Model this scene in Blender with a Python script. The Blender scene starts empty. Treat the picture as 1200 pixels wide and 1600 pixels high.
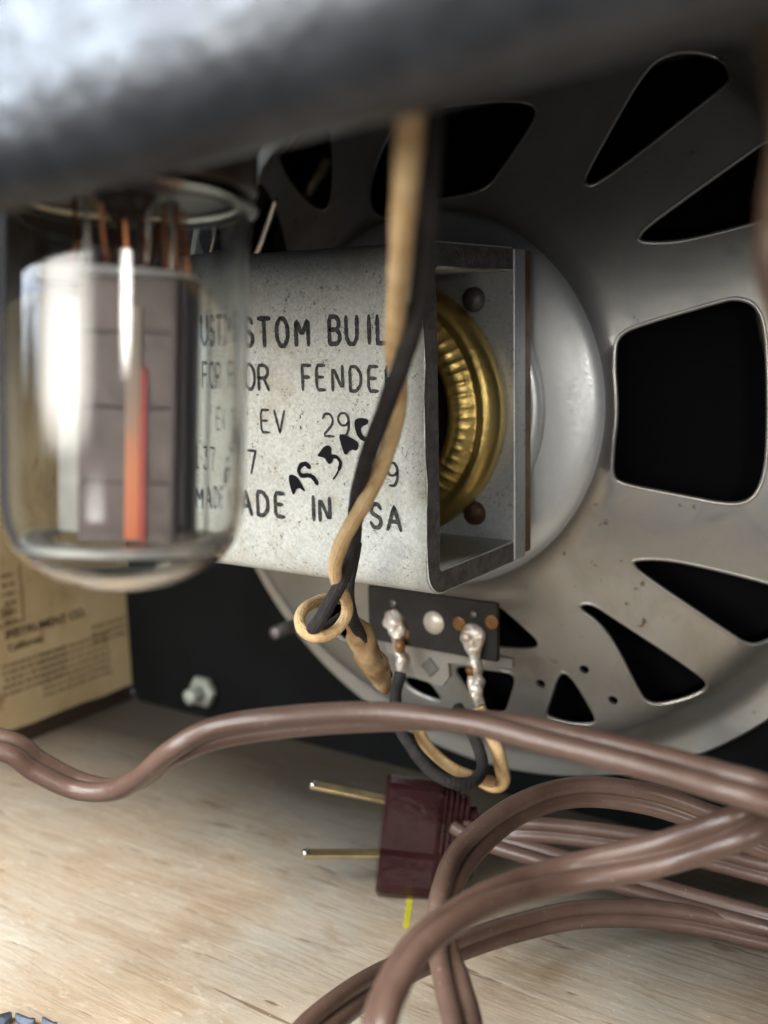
import bpy, bmesh, math, random
from mathutils import Vector, Matrix, noise
from mathutils.geometry import delaunay_2d_cdt
random.seed(7)
PI = math.pi
S = bpy.context.scene
C = S.collection
MM = 0.001

# ------------------------------------------------------------------ camera
# world: millimetres * 0.001; X along the speaker baffle, Y into the cabinet, Z up, lens at the origin
FPX = 1665.0
AX = Vector((0.82934424, 0.08134081, -0.55278549))
AY = Vector((0.55820922, -0.16365271, 0.81340043))
AZ = Vector((-0.0243022, -0.98315892, -0.18112963))
RM = Matrix((AX, AY, AZ))                     # camera (right, down, forward) -> world
cam_d = bpy.data.cameras.new('camera')
cam = bpy.data.objects.new('camera', cam_d); C.objects.link(cam)
right = RM @ Vector((1, 0, 0)); up = RM @ Vector((0, -1, 0)); fwd = RM @ Vector((0, 0, 1))
cam.matrix_world = Matrix((
    (right.x, up.x, -fwd.x, 0), (right.y, up.y, -fwd.y, 0), (right.z, up.z, -fwd.z, 0), (0, 0, 0, 1)))
cam_d.sensor_fit = 'VERTICAL'; cam_d.sensor_height = 24.0; cam_d.lens = 24.0*FPX/1600
cam_d.clip_start = 0.005; cam_d.clip_end = 50
cam_d.dof.use_dof = True; cam_d.dof.focus_distance = 0.196; cam_d.dof.aperture_fstop = cam_d.lens/2.6
S.camera = cam

# ------------------------------------------------------------------ world and lamps
W = bpy.data.worlds.new('World'); S.world = W; W.use_nodes = True
W.node_tree.nodes['Background'].inputs[0].default_value = (0.80, 0.86, 1.0, 1)
W.node_tree.nodes['Background'].inputs[1].default_value = 0.11

def area(name, loc, target, sx, sy, power, col):
    l = bpy.data.lights.new(name, 'AREA'); l.shape = 'RECTANGLE'; l.size = sx*MM; l.size_y = sy*MM
    l.energy = power*2.6; l.color = col; l.use_nodes = True
    # the light falls off softly towards the edges of each source, as through a curtain or diffuser
    nt = l.node_tree; em = nt.nodes['Emission']; ge = nt.nodes.new('ShaderNodeNewGeometry'); sp = nt.nodes.new('ShaderNodeSeparateXYZ')
    nt.links.new(ge.outputs['Parametric'], sp.inputs[0]); last = None
    for ax in ('X', 'Y'):
        a = nt.nodes.new('ShaderNodeMath'); a.operation = 'SUBTRACT'; a.inputs[1].default_value = .5; nt.links.new(sp.outputs[ax], a.inputs[0])
        b = nt.nodes.new('ShaderNodeMath'); b.operation = 'ABSOLUTE'; nt.links.new(a.outputs[0], b.inputs[0])
        c = nt.nodes.new('ShaderNodeMapRange'); c.interpolation_type = 'SMOOTHSTEP'
        c.inputs['From Min'].default_value = .5; c.inputs['From Max'].default_value = .05; nt.links.new(b.outputs[0], c.inputs['Value'])
        if last is None: last = c
        else:
            d = nt.nodes.new('ShaderNodeMath'); d.operation = 'MULTIPLY'; nt.links.new(last.outputs[0], d.inputs[0]); nt.links.new(c.outputs[0], d.inputs[1]); nt.links.new(d.outputs[0], em.inputs['Strength'])
    o = bpy.data.objects.new(name, l); C.objects.link(o)
    o.location = Vector(loc)*MM
    o.rotation_euler = (Vector(target)-Vector(loc)).to_track_quat('-Z', 'Y').to_euler()
    return o
area('room_lamp', (-150, -330, 48), (-140, 200, -60), 500, 170, 2.6, (1.0, 0.96, 0.89))
area('ceiling_lamp', (-120, -150, 280), (-140, 140, -134), 360, 220, 3.7, (1.0, 0.93, 0.83))
for k, (dx, dz, w, h, e) in enumerate(((-30, 0, 18, 250, .60), (0, 8, 28, 220, .75), (34, -6, 12, 260, .35))):
    area('window_light', (-300+dx, -150-dx*.8, 120+dz), (-80, 60, 0), w, h, e, (0.80, 0.89, 1.0))
area('window_light', (-190, -260, 175), (-50, 60, 20), 50, 130, .8, (0.80, 0.89, 1.0))
area('low_fill', (40, -260, -90), (-110, 210, 20), 160, 120, .20, (1.0, 0.97, 0.92))  # added fill from low behind the lens, lifts the dark upper basket
area('side_light', (190, -160, 55), (-110, 200, -40), 80, 75, .58, (1.0, 0.96, 0.90))

S.view_settings.view_transform = 'Standard'; S.view_settings.look = 'None'
S.view_settings.exposure = 0.0; S.view_settings.gamma = 1.0
S.cycles.use_denoising = True
S.cycles.max_bounces = 14; S.cycles.transmission_bounces = 12; S.cycles.glossy_bounces = 6
S.cycles.caustics_refractive = True; S.cycles.caustics_reflective = False
S.cycles.sample_clamp_indirect = 4.0

# ------------------------------------------------------------------ helpers
def ray(px, py):
    return RM @ Vector(((px-600)/FPX, (py-800)/FPX, 1.0))
def P(px, py, depth):                          # mm
    return ray(px, py)*depth
def onY(px, py, y):
    r = ray(px, py); return r*(y/r.y)
def onX(px, py, x):
    r = ray(px, py); return r*(x/r.x)
def onZ(px, py, z):
    r = ray(px, py); return r*(z/r.z)

def mat(name, col, rough=0.5, metal=0.0, bump=0.0, bscale=400, var=0.0, vscale=60, vcol=None, **kw):
    m = bpy.data.materials.new(name); m.use_nodes = True
    nt = m.node_tree; b = nt.nodes['Principled BSDF']
    b.inputs['Base Color'].default_value = (*col, 1); b.inputs['Roughness'].default_value = rough
    b.inputs['Metallic'].default_value = metal
    for k, v in kw.items():
        b.inputs[k.replace('_', ' ')].default_value = v
    tc = nt.nodes.new('ShaderNodeTexCoord')
    if var or vcol:
        n = nt.nodes.new('ShaderNodeTexNoise'); n.inputs['Scale'].default_value = vscale; n.inputs['Detail'].default_value = 6
        nt.links.new(tc.outputs['Object'], n.inputs['Vector'])
        r = nt.nodes.new('ShaderNodeValToRGB')
        c2 = vcol if vcol else tuple(x*(1-var) for x in col)
        r.color_ramp.elements[0].position = .38; r.color_ramp.elements[0].color = (*c2, 1)
        r.color_ramp.elements[1].position = .62; r.color_ramp.elements[1].color = (*col, 1)
        nt.links.new(n.outputs['Fac'], r.inputs[0]); nt.links.new(r.outputs[0], b.inputs['Base Color'])
    if bump:
        n2 = nt.nodes.new('ShaderNodeTexNoise'); n2.inputs['Scale'].default_value = bscale; n2.inputs['Detail'].default_value = 4
        nt.links.new(tc.outputs['Object'], n2.inputs['Vector'])
        bp = nt.nodes.new('ShaderNodeBump'); bp.inputs['Strength'].default_value = bump; bp.inputs['Distance'].default_value = 0.0005
        nt.links.new(n2.outputs['Fac'], bp.inputs['Height']); nt.links.new(bp.outputs[0], b.inputs['Normal'])
    return m

def N(nt, t, **kw):
    n = nt.nodes.new(t)
    for k, v in kw.items():
        if k.startswith('i_'): n.inputs[k[2:].replace('_', ' ')].default_value = v
        else: setattr(n, k, v)
    return n
def ramp(nt, src, stops):
    r = nt.nodes.new('ShaderNodeValToRGB'); e = r.color_ramp.elements
    while len(e) < len(stops): e.new(0.5)
    for k, (p, c) in enumerate(stops):
        e[k].position = p; e[k].color = (*c, 1) if len(c) == 3 else c
    nt.links.new(src, r.inputs[0]); return r.outputs[0]
def mix(nt, fac, a, b, mode='MIX'):
    m = nt.nodes.new('ShaderNodeMix'); m.data_type = 'RGBA'; m.blend_type = mode
    for s, v in ((0, fac), (6, a), (7, b)):
        if hasattr(v, 'links'): nt.links.new(v, m.inputs[s])
        elif isinstance(v, tuple): m.inputs[s].default_value = (*v, 1)
        else: m.inputs[s].default_value = v
    return m.outputs[2]
def coords(nt, scale=(1, 1, 1), rot=(0, 0, 0)):
    tc = nt.nodes.new('ShaderNodeTexCoord'); mp = nt.nodes.new('ShaderNodeMapping')
    mp.inputs['Scale'].default_value = scale; mp.inputs['Rotation'].default_value = rot
    nt.links.new(tc.outputs['Object'], mp.inputs[0]); return mp.outputs[0]

def galvanised(name, base, dark, speck, rough=0.55, metal=0.35, dirt=0.5, bmp=.08):
    m = bpy.data.materials.new(name); m.use_nodes = True; nt = m.node_tree; b = nt.nodes['Principled BSDF']
    v = coords(nt)
    n1 = N(nt, 'ShaderNodeTexNoise', i_Scale=1500, i_Detail=4, i_Roughness=.75); nt.links.new(v, n1.inputs['Vector'])
    n2 = N(nt, 'ShaderNodeTexNoise', i_Scale=90, i_Detail=8, i_Roughness=.65); nt.links.new(v, n2.inputs['Vector'])
    n3 = N(nt, 'ShaderNodeTexNoise', i_Scale=1100, i_Detail=5, i_Roughness=.75); nt.links.new(v, n3.inputs['Vector'])
    n4 = N(nt, 'ShaderNodeTexNoise', i_Scale=160, i_Detail=3, i_Roughness=.5); nt.links.new(v, n4.inputs['Vector'])
    c = mix(nt, ramp(nt, n1.outputs['Fac'], [(.40, (0, 0, 0)), (.60, (1, 1, 1))]), dark, base)
    c = mix(nt, ramp(nt, n2.outputs['Fac'], [(.5, (0, 0, 0)), (.75, (dirt,)*3)]), c, tuple(x*y for x, y in zip(dark, (.75, .62, .45))))
    sm = N(nt, 'ShaderNodeMath', operation='MULTIPLY')
    s1 = ramp(nt, n3.outputs['Fac'], [(.58, (0, 0, 0)), (.64, (1, 1, 1))])
    s2 = ramp(nt, n4.outputs['Fac'], [(.40, (0.1,)*3), (.62, (1, 1, 1))])
    nt.links.new(s1, sm.inputs[0]); nt.links.new(s2, sm.inputs[1])
    c = mix(nt, sm.outputs[0], c, speck)
    nt.links.new(c, b.inputs['Base Color'])
    b.inputs['Metallic'].default_value = metal
    rr = ramp(nt, n1.outputs['Fac'], [(.3, (rough-.12,)*3), (.7, (rough+.15,)*3)]); nt.links.new(rr, b.inputs['Roughness'])
    bp = N(nt, 'ShaderNodeBump', i_Strength=bmp, i_Distance=.0002); nt.links.new(n1.outputs['Fac'], bp.inputs['Height'])
    nt.links.new(bp.outputs[0], b.inputs['Normal'])
    return m

M = {}
M['plate'] = galvanised('galvanised_steel', (.78, .785, .72), (.60, .61, .555), (.09, .065, .045), .5, .2, .75, .3)
M['plate_edge'] = mat('sheared_steel_edge', (.20, .18, .17), .55, .5, .9, 900, .4, 500)
M['pole'] = galvanised('zinc_back_plate', (.58, .60, .60), (.50, .52, .53), (.15, .12, .09), .4, .6, .2)
M['web'] = mat('zinc_basket', (.50, .505, .49), .34, .8, .10, 240, 0, 30, (.45, .43, .39))
def worn_zinc():
    m = M['web']; nt = m.node_tree; b = nt.nodes['Principled BSDF']
    base = b.inputs['Base Color'].links[0].from_socket
    n = N(nt, 'ShaderNodeTexNoise', i_Scale=75, i_Detail=8, i_Roughness=.7, i_Distortion=.8); nt.links.new(coords(nt), n.inputs['Vector'])
    n2 = N(nt, 'ShaderNodeTexNoise', i_Scale=420, i_Detail=3); nt.links.new(coords(nt), n2.inputs['Vector'])
    n3 = N(nt, 'ShaderNodeTexNoise', i_Scale=22, i_Detail=2); nt.links.new(coords(nt), n3.inputs['Vector'])
    c = mix(nt, ramp(nt, n.outputs['Fac'], [(.45, (0, 0, 0)), (.72, (.6, .6, .6))]), base, (.36, .32, .25))
    mu = N(nt, 'ShaderNodeMath', operation='MULTIPLY')
    nt.links.new(ramp(nt, n2.outputs['Fac'], [(.66, (0, 0, 0)), (.72, (1, 1, 1))]), mu.inputs[0]); nt.links.new(ramp(nt, n3.outputs['Fac'], [(.52, (0, 0, 0)), (.60, (.8, .8, .8))]), mu.inputs[1])
    c = mix(nt, mu.outputs[0], c, (.14, .10, .06))
    nt.links.new(c, b.inputs['Base Color'])
    nt.links.new(ramp(nt, n.outputs['Fac'], [(.3, (.27,)*3), (.7, (.46,)*3)]), b.inputs['Roughness'])
worn_zinc()
M['hub'] = galvanised('zinc_hub', (.72, .74, .73), (.68, .70, .70), (.66, .66, .62), .42, .6, .1, .04)
M['gasket'] = mat('varnished_gasket', (.16, .085, .03), .35, 0, .4, 300, .5, 300)
M['brass'] = mat('brass', (.74, .54, .18), .38, 1.0, .35, 500, .25, 90)
M['steel'] = mat('bright_steel', (.6, .6, .58), .25, 1.0)
M['iron'] = mat('dark_screw_steel', (.13, .12, .11), .45, .7, .5, 700)
M['rust'] = mat('rusty_rivet', (.085, .040, .022), .6, .4, .8, 600, .5, 400)
M['black_paper'] = mat('black_paper_cone', (.004, .004, .005), .95, 0, .6, 500, Specular_IOR_Level=.1)
M['black_paint'] = mat('black_lacquer', (.004, .005, .0045), .8, 0, .6, 160, .4, 40, Specular_IOR_Level=.15)
M['phenolic'] = mat('black_phenolic', (.022, .019, .017), .6, 0, .3, 500, .3, 200, Specular_IOR_Level=.25)
M['solder'] = mat('tinned_solder', (.85, .81, .74), .28, .55, 1.0, 800, .35, 300, (.55, .45, .34))
M['flux'] = mat('flux_residue', (.17, .075, .02), .3, 0, .6, 500)
M['ink'] = mat('black_ink', (.011, .011, .012), .5, 0, 0, 1, 0, 1300, (.07, .07, .065))
M['marker'] = mat('wax_marker', (.008, .008, .010), .25)
M['vinyl'] = mat('brown_vinyl', (.120, .074, .060), .36, 0, .22, 420, .18, 120)
def vinyl():
    m = mat('brown_vinyl_sheath', (.125, .078, .064), .4); nt = m.node_tree; b = nt.nodes['Principled BSDF']
    a = N(nt, 'ShaderNodeTexNoise', i_Scale=70, i_Detail=6, i_Roughness=.6); nt.links.new(coords(nt), a.inputs['Vector'])
    d = N(nt, 'ShaderNodeTexNoise', i_Scale=1700, i_Detail=2); nt.links.new(coords(nt), d.inputs['Vector'])
    e = N(nt, 'ShaderNodeTexNoise', i_Scale=520, i_Detail=5); nt.links.new(coords(nt), e.inputs['Vector'])
    c = ramp(nt, a.outputs['Fac'], [(.35, (.088, .051, .038)), (.65, (.132, .082, .063))])
    c = mix(nt, ramp(nt, d.outputs['Fac'], [(.70, (0, 0, 0)), (.76, (.5, .5, .5))]), c, (.45, .40, .34))
    nt.links.new(c, b.inputs['Base Color'])
    nt.links.new(ramp(nt, a.outputs['Fac'], [(.3, (.27,)*3), (.7, (.44,)*3)]), b.inputs['Roughness'])
    bp = N(nt, 'ShaderNodeBump', i_Strength=.22, i_Distance=.0004); nt.links.new(e.outputs['Fac'], bp.inputs['Height']); nt.links.new(bp.outputs[0], b.inputs['Normal'])
    return m
M['bakelite'] = mat('maroon_bakelite', (.036, .010, .012), .15, 0, .3, 350, .35, 90)
M['base'] = mat('brown_base', (.05, .03, .022), .35)
M['mica'] = mat('mica', (.88, .86, .84), .3, 0, .3, 500)
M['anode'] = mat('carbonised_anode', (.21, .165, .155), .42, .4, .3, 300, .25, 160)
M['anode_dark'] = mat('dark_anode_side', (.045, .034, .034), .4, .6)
M['copper'] = mat('copper', (.80, .33, .16), .25, 1.0)
M['orange'] = mat('orange_reflection', (.90, .24, .07), .4, .1, 0, 1, 0, 150, (.75, .36, .2))
def strip_mat():  # orange reflection in the tube, put into the strip's colour
    m = bpy.data.materials.new('painted_reflection'); m.use_nodes = True; nt = m.node_tree; b = nt.nodes['Principled BSDF']
    tc = N(nt, 'ShaderNodeTexCoord'); sx = N(nt, 'ShaderNodeSeparateXYZ'); nt.links.new(tc.outputs['Generated'], sx.inputs[0])
    n = N(nt, 'ShaderNodeTexNoise', i_Scale=3, i_Detail=6); nt.links.new(coords(nt, (900, 900, 60)), n.inputs['Vector'])
    ad_ = N(nt, 'ShaderNodeMath', operation='MULTIPLY_ADD'); ad_.inputs[1].default_value = .5; nt.links.new(n.outputs['Fac'], ad_.inputs[0]); nt.links.new(sx.outputs['Z'], ad_.inputs[2])
    nt.links.new(ramp(nt, ad_.outputs[0], [(.25, (.78, .22, .10)), (.60, (.80, .28, .13)), (.80, (.52, .34, .25)), (1.0, (.45, .35, .28))]), b.inputs['Base Color'])
    b.inputs['Roughness'].default_value = .35; return m
M['orange'] = strip_mat()
M['red'] = mat('red_reflection', (.58, .11, .09), .35, .1)
M['chassis'] = mat('hammered_chassis', (.110, .115, .123), .42, .8, .7, 420, .3, 260)
M['getter'] = mat('silvery_getter_plate', (.66, .64, .60), .5, .5, 1.0, 180, .25, 200)
M['nickel'] = mat('nickel', (.62, .60, .57), .22, 1.0)
M['yellow'] = mat('yellow_paint', (.75, .66, .05), .6, 0, .4, 900)
M['blue'] = mat('blue_grey_covering', (.12, .15, .21), .6, 0, .8, 500)
M['print'] = mat('faded_print', (.085, .055, .030), .8)
M['faint_print'] = mat('faint_print', (.24, .16, .085), .8)

g = bpy.data.materials.new('tube_glass'); g.use_nodes = True; gb = g.node_tree.nodes['Principled BSDF']
gb.inputs['Base Color'].default_value = (.97, .985, .965, 1); gb.inputs['Roughness'].default_value = 0.0
gb.inputs['Transmission Weight'].default_value = 1.0; gb.inputs['IOR'].default_value = 1.5
gnt = g.node_tree; gn = N(gnt, 'ShaderNodeTexNoise', i_Scale=1.0, i_Detail=3); gnt.links.new(coords(gnt, (330, 330, 40)), gn.inputs['Vector'])
gbp = N(gnt, 'ShaderNodeBump', i_Strength=.012, i_Distance=.0005); gnt.links.new(gn.outputs['Fac'], gbp.inputs['Height']); gnt.links.new(gbp.outputs[0], gb.inputs['Normal'])
M['glass'] = g

def cloth(name, a, b2, wscale):
    m = bpy.data.materials.new(name); m.use_nodes = True; nt = m.node_tree; b = nt.nodes['Principled BSDF']
    uv = nt.nodes.new('ShaderNodeUVMap')
    mp = N(nt, 'ShaderNodeMapping'); mp.inputs['Scale'].default_value = (wscale, 14, 1); nt.links.new(uv.outputs[0], mp.inputs[0])
    ch = N(nt, 'ShaderNodeTexVoronoi', i_Scale=1.0, i_Randomness=.35); nt.links.new(mp.outputs[0], ch.inputs['Vector'])
    n = N(nt, 'ShaderNodeTexNoise', i_Scale=260, i_Detail=5); nt.links.new(coords(nt), n.inputs['Vector'])
    c = mix(nt, ramp(nt, n.outputs['Fac'], [(.35, (0, 0, 0)), (.7, (1, 1, 1))]), b2, a)
    nt.links.new(c, b.inputs['Base Color']); b.inputs['Roughness'].default_value = .85
    bp = N(nt, 'ShaderNodeBump', i_Strength=.8, i_Distance=.0003); bp.invert = True
    nt.links.new(ch.outputs['Distance'], bp.inputs['Height']); nt.links.new(bp.outputs[0], b.inputs['Normal'])
    return m
M['tan'] = cloth('waxed_tan_cloth', (.84, .60, .32), (.66, .42, .19), 900)
M['black'] = cloth('black_cloth', (.035, .030, .028), (.016, .014, .013), 900)

def wood():
    m = bpy.data.materials.new('plywood_floor'); m.use_nodes = True; nt = m.node_tree; b = nt.nodes['Principled BSDF']
    v = coords(nt, (14, 38, 1)); n = N(nt, 'ShaderNodeTexNoise', i_Scale=3.2, i_Detail=9, i_Roughness=.7, i_Distortion=1.3); nt.links.new(v, n.inputs['Vector'])
    v2 = coords(nt, (20, 48, 1), (0, 0, -.12)); n2 = N(nt, 'ShaderNodeTexNoise', i_Scale=5, i_Detail=7, i_Roughness=.75); nt.links.new(v2, n2.inputs['Vector'])
    v3 = coords(nt, (1, 1, 1)); n3 = N(nt, 'ShaderNodeTexNoise', i_Scale=16, i_Detail=4); nt.links.new(v3, n3.inputs['Vector'])
    n4 = N(nt, 'ShaderNodeTexNoise', i_Scale=1500, i_Detail=3); nt.links.new(v3, n4.inputs['Vector'])
    # long pores
    v5 = coords(nt, (12, 120, 1), (0, 0, .05)); n5 = N(nt, 'ShaderNodeTexNoise', i_Scale=3.2, i_Detail=3, i_Roughness=.5, i_Distortion=.7); nt.links.new(v5, n5.inputs['Vector'])
    c = ramp(nt, n.outputs['Fac'], [(.28, (.49, .37, .25)), (.5, (.555, .44, .315)), (.72, (.60, .50, .375))])
    c = mix(nt, ramp(nt, n3.outputs['Fac'], [(.42, (0, 0, 0)), (.62, (.85, .85, .85))]), c, (.56, .53, .45))
    n6 = N(nt, 'ShaderNodeTexNoise', i_Scale=60, i_Detail=7, i_Roughness=.7, i_Distortion=.6); nt.links.new(coords(nt, (.6, 1.4, 1), (0, 0, .3)), n6.inputs['Vector'])
    c = mix(nt, ramp(nt, n6.outputs['Fac'], [(.50, (0, 0, 0)), (.62, (.55, .55, .55))]), c, (.42, .30, .19))
    c = mix(nt, ramp(nt, n2.outputs['Fac'], [(.57, (0, 0, 0)), (.63, (.45, .45, .45))]), c, (.74, .66, .54))
    c = mix(nt, ramp(nt, n5.outputs['Fac'], [(.31, (.9, .9, .9)), (.34, (0, 0, 0))]), c, (.24, .16, .10))
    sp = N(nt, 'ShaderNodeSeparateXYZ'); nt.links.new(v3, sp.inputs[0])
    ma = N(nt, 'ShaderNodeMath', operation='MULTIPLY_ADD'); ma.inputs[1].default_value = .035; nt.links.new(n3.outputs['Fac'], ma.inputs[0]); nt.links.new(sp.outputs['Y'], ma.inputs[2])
    back_shade = ramp(nt, ma.outputs[0], [(.190, (0, 0, 0)), (.245, (.93, .93, .93))])      # shade at the back of the floor, painted into the wood colour
    c = mix(nt, back_shade, c, (.050, .038, .025))
    c = mix(nt, ramp(nt, n4.outputs['Fac'], [(.68, (0, 0, 0)), (.74, (.6, .6, .6))]), c, (.9, .85, .75))
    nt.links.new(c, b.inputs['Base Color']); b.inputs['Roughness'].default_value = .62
    bp = N(nt, 'ShaderNodeBump', i_Strength=.35, i_Distance=.0007); nt.links.new(n2.outputs['Fac'], bp.inputs['Height'])
    bp2 = N(nt, 'ShaderNodeBump', i_Strength=.45, i_Distance=.0006); nt.links.new(n5.outputs['Fac'], bp2.inputs['Height'])
    nt.links.new(bp.outputs[0], bp2.inputs['Normal']); nt.links.new(bp2.outputs[0], b.inputs['Normal'])
    return m
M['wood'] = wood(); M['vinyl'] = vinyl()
def paper():
    m = bpy.data.materials.new('aged_paper'); m.use_nodes = True; nt = m.node_tree; b = nt.nodes['Principled BSDF']
    v = coords(nt); n = N(nt, 'ShaderNodeTexNoise', i_Scale=38, i_Detail=6, i_Roughness=.6); nt.links.new(v, n.inputs['Vector'])
    n2 = N(nt, 'ShaderNodeTexNoise', i_Scale=150, i_Detail=5); nt.links.new(v, n2.inputs['Vector'])
    c = ramp(nt, n.outputs['Fac'], [(.3, (.48, .34, .17)), (.5, (.62, .47, .26)), (.7, (.70, .56, .34))])
    c = mix(nt, ramp(nt, n2.outputs['Fac'], [(.62, (0, 0, 0)), (.75, (.7, .7, .7))]), c, (.25, .13, .05))
    nt.links.new(c, b.inputs['Base Color']); b.inputs['Roughness'].default_value = .6
    return m
M['paper'] = paper()
M['side'] = mat('stained_side_board', (.055, .035, .022), .6, 0, .5, 120, .4, 50)

def link(name, me, m=None, parent=None, smooth=False):
    o = bpy.data.objects.new(name, me); C.objects.link(o)
    if m: me.materials.append(M[m] if isinstance(m, str) else m)
    if parent: o.parent = parent
    if smooth:
        me.polygons.foreach_set('use_smooth', [True]*len(me.polygons))
    return o
def pyd(name, vs, fs, m, parent=None, smooth=False, scale=True):
    me = bpy.data.meshes.new(name)
    me.from_pydata([Vector(v)*MM for v in vs] if scale else vs, [], fs); me.update()
    return link(name, me, m, parent, smooth)
def fin(name, bm, m, parent=None, smooth=False):
    bmesh.ops.recalc_face_normals(bm, faces=bm.faces)
    me = bpy.data.meshes.new(name); bm.to_mesh(me); bm.free()
    return link(name, me, m, parent, smooth)
def tag(o, label=None, cat=None, group=None, kind=None):
    if label: o['label'] = label
    if cat: o['category'] = cat
    if group: o['group'] = group
    if kind: o['kind'] = kind
    return o
def empty(name, loc=(0, 0, 0)):                 # children are built in world mm, so parents stay at the origin of the frame
    o = bpy.data.objects.new(name, None); C.objects.link(o); o.empty_display_size = .01
    return o
def rebase(root, loc):                           # move an Empty to the thing's base, keeping its parts in place
    d = Vector(loc)*MM
    root.location = d
    for ch in root.children: ch.location = ch.location - d
def frame_box(bm, c, ax, ay, az, sx, sy, sz, bev=0.0, seg=2):
    mt = Matrix(((ax.x, ay.x, az.x, c.x), (ax.y, ay.y, az.y, c.y), (ax.z, ay.z, az.z, c.z), (0, 0, 0, 1)))
    r = bmesh.ops.create_cube(bm, size=1.0)
    for v in r['verts']: v.co = Vector((v.co.x*sx, v.co.y*sy, v.co.z*sz))
    if bev:
        es = list({e for v in r['verts'] for e in v.link_edges})
        q = bmesh.ops.bevel(bm, geom=es, offset=bev, segments=seg, affect='EDGES', profile=.5)
        vs = {v for f in q['faces'] for v in f.verts} | {v for v in r['verts'] if v.is_valid}
    else: vs = set(r['verts'])
    for v in vs: v.co = (mt @ v.co)*MM
def box(name, lo, hi, m, parent=None, bev=0.0):
    bm = bmesh.new(); lo = Vector(lo); hi = Vector(hi); d = hi-lo
    frame_box(bm, (lo+hi)/2, Vector((1, 0, 0)), Vector((0, 1, 0)), Vector((0, 0, 1)), d.x, d.y, d.z, bev)
    return fin(name, bm, m, parent)
def basis(d):
    d = d.normalized(); a = Vector((0, 0, 1)) if abs(d.z) < .9 else Vector((1, 0, 0))
    u = d.cross(a).normalized(); return u, d.cross(u).normalized(), d
def lathe(name, origin, axis, prof, m, parent=None, n=64, smooth=True, closed=False, fn=None):
    u, w, d = basis(Vector(axis)); o = Vector(origin); vs = []; fs = []
    for (r, h) in prof:
        for k in range(n):
            a = 2*PI*k/n; hh = h; rr = r
            if fn: rr, hh = fn(r, h, a)
            vs.append(o+(u*math.cos(a)+w*math.sin(a))*rr+d*hh)
    L = len(prof)
    for i in range(L-1 if not closed else L):
        j = (i+1) % L
        for k in range(n):
            fs.append((i*n+k, i*n+(k+1) % n, j*n+(k+1) % n, j*n+k))
    if not closed:
        if prof[0][0] > 1e-6: fs.append(tuple(range(n-1, -1, -1)))
        if prof[-1][0] > 1e-6: fs.append(tuple((L-1)*n+k for k in range(n)))
    me = bpy.data.meshes.new(name); me.from_pydata([v*MM for v in vs], [], fs)
    bm = bmesh.new(); bm.from_mesh(me); bmesh.ops.remove_doubles(bm, verts=bm.verts, dist=1e-7)
    bmesh.ops.recalc_face_normals(bm, faces=bm.faces); bm.to_mesh(me); bm.free()
    return link(name, me, m, parent, smooth)
def catmull(pts, sub):
    out = []
    n = len(pts)
    for i in range(n-1):
        p0, p1, p2, p3 = pts[max(i-1, 0)], pts[i], pts[i+1], pts[min(i+2, n-1)]
        for s in range(sub):
            t = s/sub
            out.append(tuple(0.5*((2*b)+(-a+c)*t+(2*a-5*b+4*c-d)*t*t+(-a+3*b-3*c+d)*t**3) for a, b, c, d in zip(p0, p1, p2, p3)))
    out.append(tuple(pts[-1])); return out
def tube(name, pts, rad, m, parent=None, sub=8, n=12, jit=0.0, seed=0):
    """pts: (x,y,z) mm or (x,y,z,r)"""
    q = [tuple(p) if len(p) == 4 else (*p, rad) for p in pts]
    q = catmull(q, sub)
    vs = []; fs = []; uvs = []
    prev = None; L = 0
    c = [Vector(x[:3]) for x in q]
    for i, x in enumerate(q):
        t = (c[min(i+1, len(c)-1)]-c[max(i-1, 0)]).normalized()
        if prev is None: u = basis(t)[0]
        else: u = (prev - t*prev.dot(t)).normalized()
        prev = u; w = t.cross(u)
        if i: L += (c[i]-c[i-1]).length*MM
        for k in range(n):
            a = 2*PI*k/n; r = x[3]
            if jit: r *= 1+jit*noise.noise(c[i]*.35+Vector((math.cos(a), math.sin(a), seed))*1.2)
            vs.append(c[i]+(u*math.cos(a)+w*math.sin(a))*r)
    for i in range(len(q)-1):
        for k in range(n):
            fs.append((i*n+k, i*n+(k+1) % n, (i+1)*n+(k+1) % n, (i+1)*n+k))
    fs.append(tuple(range(n-1, -1, -1))); fs.append(tuple((len(q)-1)*n+k for k in range(n)))
    o = pyd(name, vs, fs, m, parent, True)
    me = o.data; uvl = me.uv_layers.new(name='UVMap')
    # u along length, v around
    Ls = [0.0]
    for i in range(1, len(c)): Ls.append(Ls[-1]+(c[i]-c[i-1]).length*MM)
    for p in me.polygons:
        ks = [me.loops[l].vertex_index % n for l in p.loop_indices]; wrap = (0 in ks and n-1 in ks)
        for l in p.loop_indices:
            vi = me.loops[l].vertex_index; i, k = divmod(vi, n)
            if wrap and k == 0: k = n
            uvl.data[l].uv = (Ls[i], k/n)
    return o

# ------------------------------------------------------------------ the setting: plywood floor, black baffle, side board
ZF = -134.0; YB = 251.5; XW = -283.0
AXX, AXZ = -131.0, -20.3                        # the speaker's axis
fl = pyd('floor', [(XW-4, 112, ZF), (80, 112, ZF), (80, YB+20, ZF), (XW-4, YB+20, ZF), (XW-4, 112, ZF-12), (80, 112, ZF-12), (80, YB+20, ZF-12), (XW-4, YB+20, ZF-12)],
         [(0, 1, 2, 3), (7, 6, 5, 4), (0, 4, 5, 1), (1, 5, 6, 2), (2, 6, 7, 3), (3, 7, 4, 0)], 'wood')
tag(fl, 'pale plywood cabinet floor with brown grain lines', kind='structure')
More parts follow.
